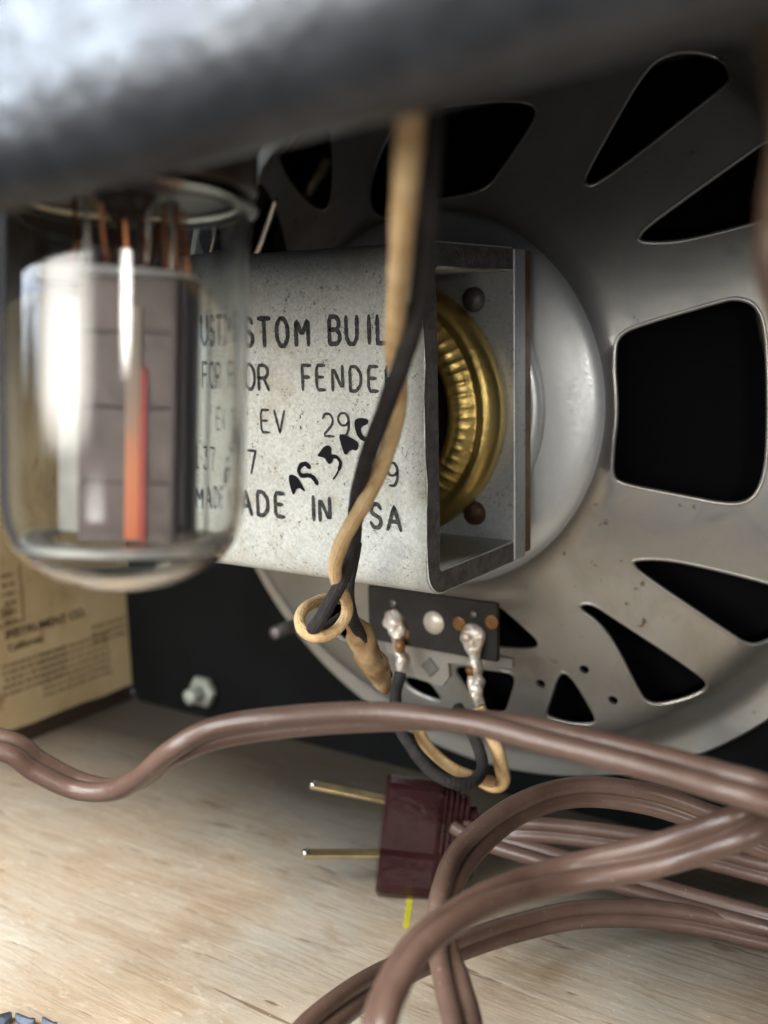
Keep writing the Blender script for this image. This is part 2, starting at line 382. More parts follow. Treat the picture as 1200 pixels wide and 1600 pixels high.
# baffle with its round hole
vs = []; fs = []; n = 96
outl = []
for k in range(n):
    a = 2*PI*k/n; d = Vector((math.cos(a), math.sin(a)))
    t = min((80-AXX)/d.x if d.x > 1e-6 else 1e9, (XW-4-AXX)/d.x if d.x < -1e-6 else 1e9, (130-AXZ)/d.y if d.y > 1e-6 else 1e9, (ZF-AXZ)/d.y if d.y < -1e-6 else 1e9)
    outl.append((AXX+d.x*t, AXZ+d.y*t))
for y in (YB, YB+12):
    for k in range(n):
        a = 2*PI*k/n; vs.append((AXX+94*math.cos(a), y, AXZ+94*math.sin(a)))
    for k in range(n): vs.append((outl[k][0], y, outl[k][1]))
for k in range(n):
    j = (k+1) % n
    fs += [(k, j, n+j, n+k), (2*n+k, 3*n+k, 3*n+j, 2*n+j), (k, 2*n+k, 2*n+j, j)]
tag(pyd('baffle_board', vs, fs, 'black_paint'), 'black painted speaker baffle board at the back', kind='structure')
tag(pyd('grille_backing', [(AXX-97, YB+14, AXZ-97), (AXX+97, YB+14, AXZ-97), (AXX+97, YB+14, AXZ+97), (AXX-97, YB+14, AXZ+97), (AXX-97, YB+15, AXZ-97), (AXX+97, YB+15, AXZ-97), (AXX+97, YB+15, AXZ+97), (AXX-97, YB+15, AXZ+97)],
    [(0, 1, 2, 3), (7, 6, 5, 4), (0, 4, 5, 1), (1, 5, 6, 2), (2, 6, 7, 3), (3, 7, 4, 0)], 'black_paper'), 'black cloth behind the speaker opening', kind='structure')
tag(box('wall', (XW-14, 112, ZF+.05), (XW, YB-.05, 130), 'side'), 'dark stained side board of the cabinet', kind='structure')

# ------------------------------------------------------------------ tube chart pasted on the side board
chart = empty('tube_chart')
XC = XW+.5
b1 = onX(30, 1137, XC); b2 = onX(225, 1062, XC); b3 = onX(222, 925, XC)
rnd = random.Random(4)
def chart_edge(p, q, n, amp):
    return [p.lerp(q, k/n)+Vector((0, rnd.uniform(-amp, amp), rnd.uniform(-amp, amp))) for k in range(n)]
ytop = b3.y+1.0
c00 = Vector((XC, 120, b1.z+(120-b1.y)*(b2.z-b1.z)/(b2.y-b1.y))); c10 = Vector((XC, b2.y, b2.z)); c11 = Vector((XC, ytop, 12)); c01 = Vector((XC, 120, 9))
loop = chart_edge(c00, c10, 14, .35)+chart_edge(c10, c11, 14, .5)+chart_edge(c11, c01, 12, .4)+chart_edge(c01, c00, 12, .4)
L = len(loop)
pyd('paper_sheet', [(p.x, p.y, p.z) for p in loop]+[(p.x-.35, p.y, p.z) for p in loop],
    [tuple(range(L)), tuple(range(2*L-1, L-1, -1))]+[(k, L+k, L+(k+1) % L, (k+1) % L) for k in range(L)], 'paper', chart)
def wall_text(name, body, px, py, size, m, parent, bold=0.0, rz=0.0):
    cu = bpy.data.curves.new(name, 'FONT'); cu.body = body; cu.size = size*MM; cu.extrude = .00005; cu.offset = bold*MM
    tmp = bpy.data.objects.new('tmp', cu); C.objects.link(tmp)
    me = bpy.data.meshes.new_from_object(tmp.evaluated_get(bpy.context.evaluated_depsgraph_get()))
    bpy.data.objects.remove(tmp)
    q = onX(px, py, XC)
    mt = Matrix(((0, 0, 1, 0), (math.cos(rz), -math.sin(rz), 0, 0), (math.sin(rz), math.cos(rz), 0, 0), (0, 0, 0, 1)))
    me.transform(Matrix.Translation((q+Vector((.12, 0, 0)))*MM) @ mt)
    return link(name, me, m, parent)
wall_text('lettering', 'INSTRUMENT CO.', 8, 1000, 4.0, 'print', chart, .08)
wall_text('lettering', 'California', 12, 1019, 3.4, 'print', chart, .05)
# fine print far too small to read: short ink dashes in lines, as one mass
vs = []; fs = []
def dash(y0, y1, z, h):
    i = len(vs); x = XC+.1
    vs.extend([(x, y0, z), (x, y1, z), (x, y1, z+h), (x, y0, z+h)]); fs.append((i, i+1, i+2, i+3))
def block(px0, py0, y1, lines, step, h, wmin=.8, wmax=2.6):
    q = onX(px0, py0, XC); z = q.z
    for _ in range(lines):
        y = q.y+rnd.uniform(0, 1.0)
        while y < y1:
            w = rnd.uniform(wmin, wmax); dash(y, min(y+w, y1), z, h); y += w+rnd.uniform(.3, .8)
        z -= step
q0 = onX(0, 1040, XC)
block(2, 1046, q0.y+26, 5, 2.3, 1.0)
block(60, 1028, onX(170, 1000, XC).y, 7, 2.3, 1.0)
block(140, 985, onX(195, 970, XC).y, 3, 2.6, 1.1)
block(0, 905, onX(22, 905, XC).y, 7, 3.0, 1.3)
block(0, 968, onX(20, 968, XC).y, 1, 3.0, 3.4, .5, .8)
tag(pyd('fine_print', vs, fs, 'faint_print', chart), kind='stuff')
vs = []; fs = []
for y0, z0, y1, z1 in ((onX(28, 882, XC).y, onX(28, 882, XC).z, onX(28, 882, XC).y+.7, onX(28, 965, XC).z-1),):
    i = len(vs); vs += [(XC+.1, y0, z0), (XC+.1, y1, z0), (XC+.1, y1, z1), (XC+.1, y0, z1)]; fs.append((i, i+1, i+2, i+3))
    zz = z1; i = len(vs); vs += [(XC+.1, 120, zz), (XC+.1, y1, zz), (XC+.1, y1, zz-.7), (XC+.1, 120, zz-.7)]; fs.append((i, i+1, i+2, i+3))
pyd('ruled_border', vs, fs, 'faint_print', chart)
tag(chart, 'aged tan paper chart with faded print pasted on the side board', 'paper chart')
rebase(chart, (XW, 190, -120))

# ------------------------------------------------------------------ the speaker
spk = empty('loudspeaker')
PROF = [(0, 207.5), (32, 208.2), (38, 209.8), (41.2, 210.8), (42.6, 211.9), (43.4, 213.2), (45.0, 215.9), (48, 217.0), (86, 231.5), (89, 233.6), (91.5, 238.0),
        (93.2, 242.5), (95, 245.6), (97, 247.0), (99, 247.3), (103.6, 247.3), (104.2, 248.2)]
def prof(r):
    for (a, ya), (b, yb) in zip(PROF, PROF[1:]):
        if r <= b: return ya+(yb-ya)*(r-a)/(b-a)
    return PROF[-1][1]
def on_basket(px, py):
    d = ray(px, py); d = d/d.y; y = 205.0
    while y < 262:
        q = d*y; r = math.hypot(q.x-AXX, q.z-AXZ)
        if y >= prof(min(r, 104)): break
        y += .1
    return (q.x, q.z)
def chaikin(p, it=2):
    for _ in range(it):
        o = []
        for i in range(len(p)):
            a, b = Vector(p[i]), Vector(p[(i+1) % len(p)]); o += [tuple(a.lerp(b, .25)), tuple(a.lerp(b, .75))]
        p = o
    return p
def polar(pts): return [(AXX+r*math.cos(math.radians(a)), AXZ+r*math.sin(math.radians(a))) for r, a in pts]
tr = {
 'right': [(957, 545), (968, 520), (1000, 506), (1120, 471), (1150, 464), (1180, 474), (1196, 505), (1201, 600), (1200, 700), (1192, 755), (1172, 785), (1135, 790), (1060, 775), (970, 758), (954, 745), (956, 705), (965, 640)],
 'slot2': [(909, 283), (918, 262), (958, 190), (1000, 118), (1030, 88), (1080, 78), (1130, 92), (1145, 120), (1130, 140), (1080, 177), (1000, 240), (940, 284), (918, 293)],
 'top': [(583, 338), (572, 300), (590, 240), (612, 200), (660, 168), (760, 156), (825, 157), (840, 170), (836, 190), (790, 258), (765, 292), (735, 305), (690, 312), (640, 325), (610, 345)],
 'slot7': [(985, 882), (990, 873), (1040, 873), (1100, 885), (1200, 910), (1245, 925), (1255, 950), (1230, 985), (1195, 1005), (1168, 1009), (1140, 992), (1080, 952), (1000, 898)],
 'slot8': [(902, 952), (906, 943), (925, 942), (960, 965), (1090, 1050), (1108, 1068), (1100, 1082), (1040, 1102), (1008, 1100), (992, 1075), (960, 1010), (935, 975)],
 'low9': [(848, 1118), (858, 1090), (868, 1058), (878, 1048), (893, 1056), (915, 1090), (933, 1123), (930, 1132), (905, 1134), (870, 1128)],
 'low10': [(765, 935), (775, 940), (815, 975), (842, 1000), (842, 1012), (830, 1016), (790, 1015), (765, 1010)],
 'low11': [(700, 1035), (760, 1045), (798, 1049), (808, 1062), (800, 1090), (790, 1120), (760, 1118), (735, 1090)],
 'low12': [(628, 1055), (645, 1056), (672, 1062), (690, 1088), (693, 1098), (670, 1093), (635, 1075)],
}
holes = [chaikin([on_basket(*p) for p in v], 2) for v in tr.values()]
s7 = chaikin([on_basket(*p) for p in tr['slot7']], 2); holes.append([(x, 2*AXZ-z) for x, z in s7])
def slot(c):
    return chaikin(polar([(58, c-2.5), (58, c+2.5), (74, c+7), (87, c+7), (89.5, c+4), (89.5, c-4), (87, c-7), (74, c-7)]), 2)
for c in (126, 145): holes.append(slot(c))
holes.append(chaikin(polar([(60, 236), (60, 239), (76, 243), (79, 240), (79, 234), (76, 231)]), 2))
holes.append(chaikin(polar([(46, 160), (46, 200), (60, 199), (73, 193), (75, 187), (75, 173), (73, 167), (60, 161)]), 2))
for p in ((913, 1046), (845, 1068), (958, 1094)):
    x, z = on_basket(*p); holes.append([(x+1.15*math.cos(2*PI*k/14), z+1.15*math.sin(2*PI*k/14)) for k in range(14)])
def inside(p, poly):
    x, z = p; c = False; n = len(poly)
    for i in range(n):
        (x1, z1), (x2, z2) = poly[i], poly[(i+1) % n]
        if (z1 > z) != (z2 > z) and x < (x2-x1)*(z-z1)/(z2-z1)+x1: c = not c
    return c
def segd(p, poly):
    P0 = Vector(p); best = 1e9
    for i in range(len(poly)):
        a, b = Vector(poly[i]), Vector(poly[(i+1) % len(poly)]); ab = b-a
        t = max(0, min(1, (P0-a).dot(ab)/max(ab.dot(ab), 1e-9))); best = min(best, (P0-a-ab*t).length)
    return best
v2 = []; e2 = []
def addloop(poly):
    i = len(v2); v2.extend(Vector(p) for p in poly); e2.extend((i+k, i+(k+1) % len(poly)) for k in range(len(poly)))
n = 200
addloop([(AXX+104.2*math.cos(2*PI*k/n), AXZ+104.2*math.sin(2*PI*k/n)) for k in range(n)])
boxes = []
for h in holes:
    addloop(h); xs = [p[0] for p in h]; zs = [p[1] for p in h]; boxes.append((min(xs)-2, max(xs)+2, min(zs)-2, max(zs)+2))
radii = [6, 18, 32, 38, 41.2, 42.0, 42.6, 43.0, 43.4, 45.0, 48]+[48+3.2*k for k in range(1, 12)]+[86, 87.5, 89, 90.3, 91.5, 93.2, 95, 97, 99, 101.5, 103.6]
for r in radii:
    nn = max(24, int(2*PI*r/2.6))
    if 41 < r < 45.5: nn = 150
    if r >= 86: nn = 200
    for k in range(nn):
        p = (AXX+r*math.cos(2*PI*k/nn), AXZ+r*math.sin(2*PI*k/nn)); ok = True
        for h, b in zip(holes, boxes):
            if b[0] < p[0] < b[1] and b[2] < p[1] < b[3] and (inside(p, h) or segd(p, h) < .8): ok = False; break
        if ok: v2.append(Vector(p))
rv, re_, rf, *_ = delaunay_2d_cdt(v2, e2, [], 0, 1e-5)
keep = []
for f in rf:
    cx = sum(rv[i].x for i in f)/len(f); cz = sum(rv[i].y for i in f)/len(f)
    if math.hypot(cx-AXX, cz-AXZ) > 104.3: continue
    if any(b[0] < cx < b[1] and b[2] < cz < b[3] and inside((cx, cz), h) for h, b in zip(holes, boxes)): continue
    keep.append(f)
def pt3(v):
    r = math.hypot(v.x-AXX, v.y-AXZ); y = prof(r)
    # pressed lips along the window edges
    dmin = 9
    for h, b in zip(holes[:-3], boxes[:-3]):
        if b[0]-1 < v.x < b[1]+1 and b[2]-1 < v.y < b[3]+1: dmin = min(dmin, segd((v.x, v.y), h))
    pass
    return (v.x, y, v.y)
front = [pt3(v) for v in rv]; nb = len(front)
keep = [f if (rv[f[1]]-rv[f[0]]).cross(rv[f[2]]-rv[f[0]]) > 0 else f[::-1] for f in keep]   # seen from -Y: counter-clockwise in X,Z
back = [(x, y+1.15, z) for x, y, z in front]
ed = {}
for f in keep:
    for a, b in zip(f, f[1:]+f[:1]): ed[(a, b)] = 1
rim = [(a, b) for (a, b) in ed if (b, a) not in ed]
bk = pyd('basket', front+back, [tuple(f) for f in keep]+[tuple(nb+i for i in f[::-1]) for f in keep]+[(b, a, nb+a, nb+b) for a, b in rim], 'web', spk, True)
bk.data.set_sharp_from_angle(angle=math.radians(40))
# rolled edges pressed round the larger openings
for h in holes[:-3]:
    L = len(h); k = 0; pts = []
    cx = sum(p[0] for p in h)/L; cz = sum(p[1] for p in h)/L; vs = []; fs = []; m6 = 8
    for i in range(L):
        a = Vector(h[i-1]); b = Vector(h[(i+1) % L]); t = (b-a).normalized(); nn = Vector((t.y, -t.x))
        p = Vector(h[i]); rr_ = math.hypot(p.x-AXX, p.y-AXZ); y = prof(rr_)+.50
        for q in range(m6):
            an_ = 2*PI*q/m6; d = nn*math.cos(an_)*.58
            vs.append((p.x+d.x, y+.62*math.sin(an_), p.y+d.y))
    for i in range(L):
        j = (i+1) % L
        for q in range(m6): fs.append((i*m6+q, i*m6+(q+1) % m6, j*m6+(q+1) % m6, j*m6+q))
    pyd('rolled_edge', vs, fs, 'web', spk, True)
# hub zone in brighter zinc
bk.data.materials.append(M['hub'])
for p in bk.data.polygons:
    c = p.center; r = math.hypot(c.x/MM-AXX, c.z/MM-AXZ)
    p.material_index = 1 if r < 43.4 else 0
# cone
lathe('cone', (AXX, 0, AXZ), (0, 1, 0), [(20, 221), (55, 234.5), (86, 246), (90, 248.6), (93, 247.6)], 'black_paper', spk, 72)
# gasket ring and mounting flange edge
lathe('rim_gasket', (AXX, 0, AXZ), (0, 1, 0), [(95, 249.0), (104.4, 249.0), (104.4, 251.3), (95, 251.3)], 'phenolic', spk, 96, closed=True)

# magnet frame: a thick steel strap bent into a U, ends against the back plate
XL, XR = -160.0, -100.9; Y0, Y1 = 162.2, 197.0; ZT, ZB = 12.9, -52.0; T = 4.7; RB = 5.5
path = [(Y1, ZT), (Y0+RB, ZT)]
path += [(Y0+RB-RB*math.sin(a), ZT-RB+RB*math.cos(a)) for a in [PI/2*k/6 for k in range(1, 7)]]
path += [(Y0, ZT-RB-(ZT-ZB-2*RB)*k/10) for k in range(1, 10)]
path += [(Y0+RB-RB*math.cos(a), ZB+RB-RB*math.sin(a)) for a in [PI/2*k/6 for k in range(0, 7)]]
path += [(Y1, ZB)]
def inner(i):
    p = Vector(path[i]); a = Vector(path[max(i-1, 0)]); b = Vector(path[min(i+1, len(path)-1)])
    t = (b-a).normalized(); nrm = Vector((-t.y, t.x))
    c = Vector(((Y0+Y1)/2+6, (ZT+ZB)/2))
    if (c-p).dot(nrm) < 0: nrm = -nrm
    return p+nrm*T
inn = [inner(i) for i in range(len(path))]
nx = 12; bm = bmesh.new(); rows = []
for xi in range(nx+1):
    x = XL+(XR-XL)*xi/nx
    ex = 0
    rows.append(([bm.verts.new(Vector((x+.25*noise.noise(Vector((0, p[0]*.2, p[1]*.1)))*(xi in (0, nx)), p[0]+.10*noise.noise(Vector((x*.08, p[0]*.1, p[1]*.08))), p[1]))*MM) for p in path],
                 [bm.verts.new(Vector((x, p.x, p.y))*MM) for p in inn]))
K = len(path)
for xi in range(nx):
    (oa, ia), (ob, ib) = rows[xi], rows[xi+1]
    for k in range(K-1):
        f = bm.faces.new((oa[k], oa[k+1], ob[k+1], ob[k])); f.smooth = True
        f = bm.faces.new((ia[k], ib[k], ib[k+1], ia[k+1])); f.smooth = True
    bm.faces.new((oa[0], ob[0], ib[0], ia[0])); bm.faces.new((oa[K-1], ia[K-1], ib[K-1], ob[K-1]))
for (o_, i_) in (rows[0], rows[-1]):
    for k in range(K-1):
        f = bm.faces.new((o_[k], i_[k], i_[k+1], o_[k+1])); f.material_index = 1
es = [e for e in bm.edges if len(e.link_faces) == 2 and e.link_faces[0].material_index != e.link_faces[1].material_index]
q = bmesh.ops.bevel(bm, geom=es, offset=.35*MM, segments=2, affect='EDGES')
fr = fin('magnet_frame', bm, 'plate', spk); fr.data.materials.append(M['plate_edge'])
fr['label'] = 'speckled grey steel magnet frame printed with black lettering'

# --- stroke lettering printed on the frame
G = {
 'C': [[(.95, .8), (.7, 1), (.3, 1), (0, .75), (0, .25), (.3, 0), (.7, 0), (.95, .2)]],
 'U': [[(0, 1), (0, .25), (.25, 0), (.7, 0), (.95, .25), (.95, 1)]],
 'S': [[(.92, .82), (.68, 1), (.28, 1), (.03, .8), (.1, .6), (.85, .42), (.95, .2), (.7, 0), (.25, 0), (0, .2)]],
 'T': [[(0, 1), (1, 1)], [(.5, 1), (.5, 0)]],
 'O': [[(.3, 1), (.7, 1), (1, .72), (1, .28), (.7, 0), (.3, 0), (0, .28), (0, .72), (.3, 1)]],
 'M': [[(0, 0), (0, 1), (.5, .35), (1, 1), (1, 0)]],
 'B': [[(0, 0), (0, 1), (.65, 1), (.9, .85), (.9, .65), (.65, .52), (0, .52)], [(.65, .52), (.97, .38), (.97, .14), (.7, 0), (0, 0)]],
 'I': [[(.5, 0), (.5, 1)]],
 'L': [[(0, 1), (0, 0), (.9, 0)]],
 'F': [[(0, 0), (0, 1), (.9, 1)], [(0, .52), (.7, .52)]],
 'R': [[(0, 0), (0, 1), (.65, 1), (.92, .85), (.92, .65), (.65, .48), (0, .48)], [(.5, .48), (.98, 0)]],
 'E': [[(.9, 1), (0, 1), (0, 0), (.9, 0)], [(0, .52), (.72, .52)]],
 'N': [[(0, 0), (0, 1), (.95, 0), (.95, 1)]],
 'D': [[(0, 0), (0, 1), (.55, 1), (.95, .72), (.95, .28), (.55, 0), (0, 0)]],
 'V': [[(0, 1), (.5, 0), (1, 1)]],
 'A': [[(0, 0), (.5, 1), (1, 0)], [(.2, .36), (.8, .36)]],
 '2': [[(.03, .78), (.25, 1), (.7, 1), (.95, .75), (.85, .5), (0, 0), (1, 0)]],
 '9': [[(.95, .62), (.7, .45), (.3, .45), (.03, .65), (.03, .82), (.3, 1), (.7, 1), (.95, .8), (.95, .3), (.7, 0), (.25, 0)]],
 '1': [[(.2, .8), (.55, 1), (.55, 0)], [(.2, 0), (.9, 0)]],
 '3': [[(.05, .95), (.9, 1), (.45, .6), (.8, .55), (.97, .3), (.7, 0), (.25, 0), (.02, .15)]],
 '7': [[(0, 1), (1, 1), (.35, 0)]],
 ':': [[(.4, .78), (.42, .72)], [(.4, .30), (.42, .22)]],
}
def ribbon(vs, fs, pts, w, y, jit, rn):
    """flat ink stroke of width w in the plane y, round ends"""
    P2 = [Vector(p) for p in pts]; out = []
    fine = []
    for a, b in zip(P2, P2[1:]):
        k = max(1, int((b-a).length/.35)); fine += [a.lerp(b, i/k) for i in range(k)]
    fine.append(P2[-1])
    L = len(fine); base = len(vs)
    for i, p in enumerate(fine):
        t = fine[min(i+1, L-1)]-fine[max(i-1, 0)]
        if t.length < 1e-6: t = Vector((1, 0))
        t.normalize(); nn = Vector((-t.y, t.x))
        e = min(i, L-1-i); k = 1.0 if e > 0 else .55
        ww = w*k*(1+rn.uniform(-jit, jit))/2; q = p-t*(w*.3 if i == 0 else 0)+t*(w*.3 if i == L-1 else 0)
        for s in (1, -1):
            z = q+nn*ww*s; vs.append((z.x, y, z.y))
    for i in range(L-1):
        a = base+2*i; fs.append((a, a+1, a+3, a+2))
def print_line(items, name='printed_lettering'):
    vs = []; fs = []; rn = random.Random(len(items)*3+1)
    for ch, px, py, h, w, sw in items:
        o = onY(px, py, Y0-.06); x0, z0 = o.x, o.z
        D = o.dot(fwd); H = h*D/FPX/1.0; Wd = w*D/FPX/.829*1.0
        for st in G[ch]:
            pts = [(x0+(a-.5)*Wd, z0+(b-.5)*H) for a, b in st]
            if len(pts) > 3: # gentle rounding
                q = [pts[0]]
                for i in range(1, len(pts)-1):
                    a, b, c = Vector(pts[i-1]), Vector(pts[i]), Vector(pts[i+1]); q += [tuple(b.lerp(a, .18)), tuple(b.lerp(c, .18))]
                q.append(pts[-1]); pts = q
            ribbon(vs, fs, pts, sw*D/FPX, Y0-.12-.01*rn.random(), .13, rn)
    o = pyd(name, vs, fs, 'ink', fr)
    return o
r1 = [(c, x, 519+dy, 42, w, 7.7) for c, x, dy, w in (('C', 337, -2, 17), ('U', 363, -1, 17), ('S', 388, 0, 16), ('T', 413, 0, 19), ('O', 441, 0, 18), ('M', 472, -1, 20), ('B', 523, -3, 17), ('U', 550, -3, 18), ('I', 577, -4, 8), ('L', 597, -4, 14), ('T', 624, -4, 17))]
r2 = [(c, x, y, 38, w, 5.8) for c, x, y, w in (('F', 366, 588, 15), ('O', 390, 589, 17), ('R', 412, 590, 17), ('F', 480, 590, 15), ('E', 502, 590, 15), ('N', 528, 591, 17), ('D', 556, 592, 18), ('E', 584, 592, 16), ('R', 612, 592, 17))]
r3 = [(c, x, y, 35, w, 4.4) for c, x, y, w in (('E', 415, 658, 15), ('V', 437, 659, 17), (':', 471, 660, 14), ('2', 513, 664, 18), ('9', 537, 663, 18))]
r4 = [(c, x, y, 36, w, 4.8) for c, x, y, w in (('1', 346, 716, 13), ('3', 370, 719, 14), ('7', 394, 722, 14), ('9', 613, 741, 18))]
r5 = [(c, x, y, 37, w, 6.9) for c, x, y, w in (('M', 355, 783, 19), ('A', 384, 785, 19), ('D', 411, 787, 18), ('E', 438, 789, 16), ('I', 490, 794, 8), ('N', 508, 796, 17), ('U', 558, 801, 17), ('S', 588, 806, 17), ('A', 616, 810, 20))]
for r in (r1, r2, r3, r4[:3], r4[3:], r5): print_line(r)
# hand-drawn wax-crayon marks climbing to the right
def zz(pts): return [(onY(300+x/2.667, 350+y/2.667, Y0).x, onY(300+x/2.667, 350+y/2.667, Y0).z) for x, y in pts]
vs = []; fs = []; rn = random.Random(5)
for pts in ([(402, 1052), (415, 1041), (440, 1052), (460, 1085), (478, 1120), (442, 1094), (426, 1134), (414, 1108)],
            [(520, 967), (538, 945), (552, 926), (572, 920), (584, 936), (580, 955), (594, 978), (578, 1004), (562, 990), (556, 974)],
            [(611, 874), (640, 880), (668, 891), (698, 912), (692, 946), (664, 938), (642, 968), (628, 938)],
            [(676, 818), (700, 806), (738, 812), (736, 834), (712, 842), (704, 858), (716, 884), (748, 896), (722, 908), (700, 896), (684, 868)]):
    pts = chaikin(zz(pts), 1); i0 = len(vs); vs += [(x, Y0-.17, z) for x, z in pts]; fs.append(tuple(range(i0, i0+len(pts))))
for pts, w in (([(492, 1014), (474, 999), (454, 1008), (447, 1030), (460, 1048), (486, 1047), (506, 1056), (524, 1082)], .95), ([(584, 968), (606, 972), (620, 995), (614, 1022)], .75), ([(614, 1022), (603, 1045), (590, 1062)], .35)):
    ribbon(vs, fs, catmull(zz(pts), 5), w, Y0-.15, .12, rn)
pyd('crayon_mark', vs, fs, 'marker', fr)

# back plate, varnish gasket, core, brass cup
box('back_plate', (XL+.2, 197.05, ZB+.3), (XR+.25, 201.9, ZT-.2), 'pole', spk, .3)
box('varnished_spacer', (XL+.8, 201.95, ZB+1.0), (XR-.2, 205.3, ZT-.6), 'gasket', spk, .2)
lathe('boss_ring', (AXX, 0, AXZ), (0, 1, 0), [(29, 205.35), (31, 205.35), (32, 208.3), (29, 208.3)], 'hub', spk, 64, closed=True)
lathe('magnet_core', (AXX, 0, AXZ), (0, 1, 0), [(0, 167.2), (17.2, 167.2), (17.6, 167.8), (17.6, 197.0)], 'steel', spk, 72)
def flute(r, h, a):
    k = max(0, 1-abs(r-22.4)/2.6)**.7*(1+.5*noise.noise(Vector((math.cos(a)*3, math.sin(a)*3, 1))))
    return r, h-.28*k*max(0, math.sin(a*62+.8*noise.noise(Vector((math.cos(a)*5, math.sin(a)*5, 4)))))**1.5
lathe('brass_cup', (AXX, 0, AXZ), (0, 1, 0), [(18.0, 191.5), (18.2, 190.2), (19.0, 189.4), (20.2, 189.0), (21.0, 188.9), (21.8, 189.1), (22.6, 189.5), (23.4, 190.1), (24.2, 190.9), (24.8, 191.3), (25.6, 190.7), (26.6, 190.8), (27.6, 191.7), (28.6, 193.4), (28.4, 195.2), (28.3, 197.0)], 'brass', spk, 352, fn=flute)
for (px, py, m) in ((737, 468, 'iron'), (739, 803, 'rust')):
    q = onY(px, py, 196)
    lathe('rivet', (q.x, 197.1, q.z), (0, -1, 0), [(2.6, 0), (2.5, .7), (1.9, 1.4), (1.0, 1.8), (0, 1.9)], m, spk, 24)

# terminal strip with two solder lugs
st = empty('terminal_strip'); st.parent = spk
YS = 205.0
c = [onY(577, 920, YS), onY(779, 942, YS), onY(779, 1030, YS), onY(588, 1003, YS)]
x0 = c[0].x; x1 = (c[1].x+c[2].x)/2; zt = (c[0].z+c[1].z)/2+.5; zb = (c[2].z+c[3].z)/2
bm = bmesh.new(); frame_box(bm, Vector(((x0+x1)/2, YS, (zt+zb)/2)), Vector((1, 0, 0)), Vector((0, 1, 0)), Vector((0, 0, 1)), x1-x0, 1.6, zt-zb, .35)
fin('terminal_board', bm, 'phenolic', st)
q = onY(678, 973, YS-.8)
lathe('eyelet', (q.x, YS-.85, q.z), (0, -1, 0), [(2.75, 0), (2.75, .12), (0, .14)], mat('bare_metal_dot', (.62, .55, .46), .4, .4), st, 28)
for px, py in ((615, 943), (741, 960)):
    q = onY(px, py, YS-.8); lathe('pin_hole', (q.x, YS-.84, q.z), (0, -1, 0), [(1.0, 0), (1.0, .3), (.7, .5), (0, .45)], 'iron', st, 16)
for (px, py) in ((768, 972), (718, 975), (630, 990)):
    q = onY(px, py, YS-.8); lathe('flux_stain', (q.x, YS-.83, q.z), (0, -1, 0), [(1.8, 0), (1.5, .1), (0, .12)], 'flux', st, 18)
def lug(pts, name='solder_lug', seed=0):
    P3 = [onY(x, y, YS-yo)[:]+(r,) for x, y, yo, r in pts]
    return tube(name, P3, 1, 'solder', st, 6, 16, .75, seed)
lug([(610, 955, 1.0, 1.2), (614, 968, 1.6, 2.3), (618, 982, 1.8, 1.9), (620, 1000, 1.8, 1.6), (624, 1018, 2.2, 1.1), (630, 1030, 2.4, 1.5), (626, 1048, 2.6, .9), (624, 1060, 2.6, .4)], seed=1)
lug([(733, 980, 1.0, 1.4), (738, 990, 1.6, 2.4), (742, 1010, 1.8, 1.9), (744, 1035, 1.8, 1.8), (742, 1055, 2.2, 1.4), (744, 1075, 2.4, 1.7), (748, 1095, 2.6, 1.2), (750, 1112, 2.6, .6)], seed=2)
q = onY(741, 1045, YS-2); lathe('flux_stain', (q.x, q.y-1.2, q.z), (0, 0, -1), [(1.2, -1.0), (1.4, 0), (1.0, 1.0)], 'flux', st, 14)
q = onY(627, 1010, YS-2); lathe('flux_stain', (q.x, q.y-.6, q.z), (0, 0, -1), [(1.0, -2.2), (1.35, 0), (.9, 1.8)], 'flux', st, 14)
# metal tab that carries the strip
def yplate(name, poly, y, th, m, parent):
    L = len(poly); pts = [onY(px, py, y) for px, py in poly]
    return pyd(name, [(p.x, y, p.z) for p in pts]+[(p.x, y+th, p.z) for p in pts], [tuple(range(L)), tuple(range(2*L-1, L-1, -1))]+[(k, L+k, L+(k+1) % L, (k+1) % L) for k in range(L)], m, parent)
yplate('mounting_tab', [(600, 996), (700, 1010), (800, 1030), (800, 1044), (700, 1036), (702, 1058), (690, 1072), (650, 1060), (640, 1030), (605, 1020)], 209.0, 1.2, 'web', st)
q = onY(672, 1043, 208.9); lathe('tab_nut', (q.x, 208.95, q.z), (0, -1, 0), [(2.6, 0), (2.3, .35), (0, .4)], mat('dull_nut', (.17, .17, .15), .5, .5), st, 4, smooth=False)
# bright lead seen through the upper-left slots
tube('tinsel_lead', [onY(512, 250, 233)[:], onY(500, 275, 231)[:], onY(484, 300, 230)[:], onY(478, 335, 232)[:]], 1.3, mat('dim_braid', (.30, .24, .14), .5, .5), spk, 6, 10, .4)
tube('tinsel_lead', [onY(431, 312, 215)[:], onY(420, 345, 217)[:], onY(406, 385, 219)[:], onY(396, 405, 221)[:]], .75, 'nickel', spk, 6, 10, .1)
tag(spk, 'silvery stamped-basket loudspeaker with lettered magnet frame and brass cup', 'speaker')
rebase(spk, (AXX, 248, AXZ-104))

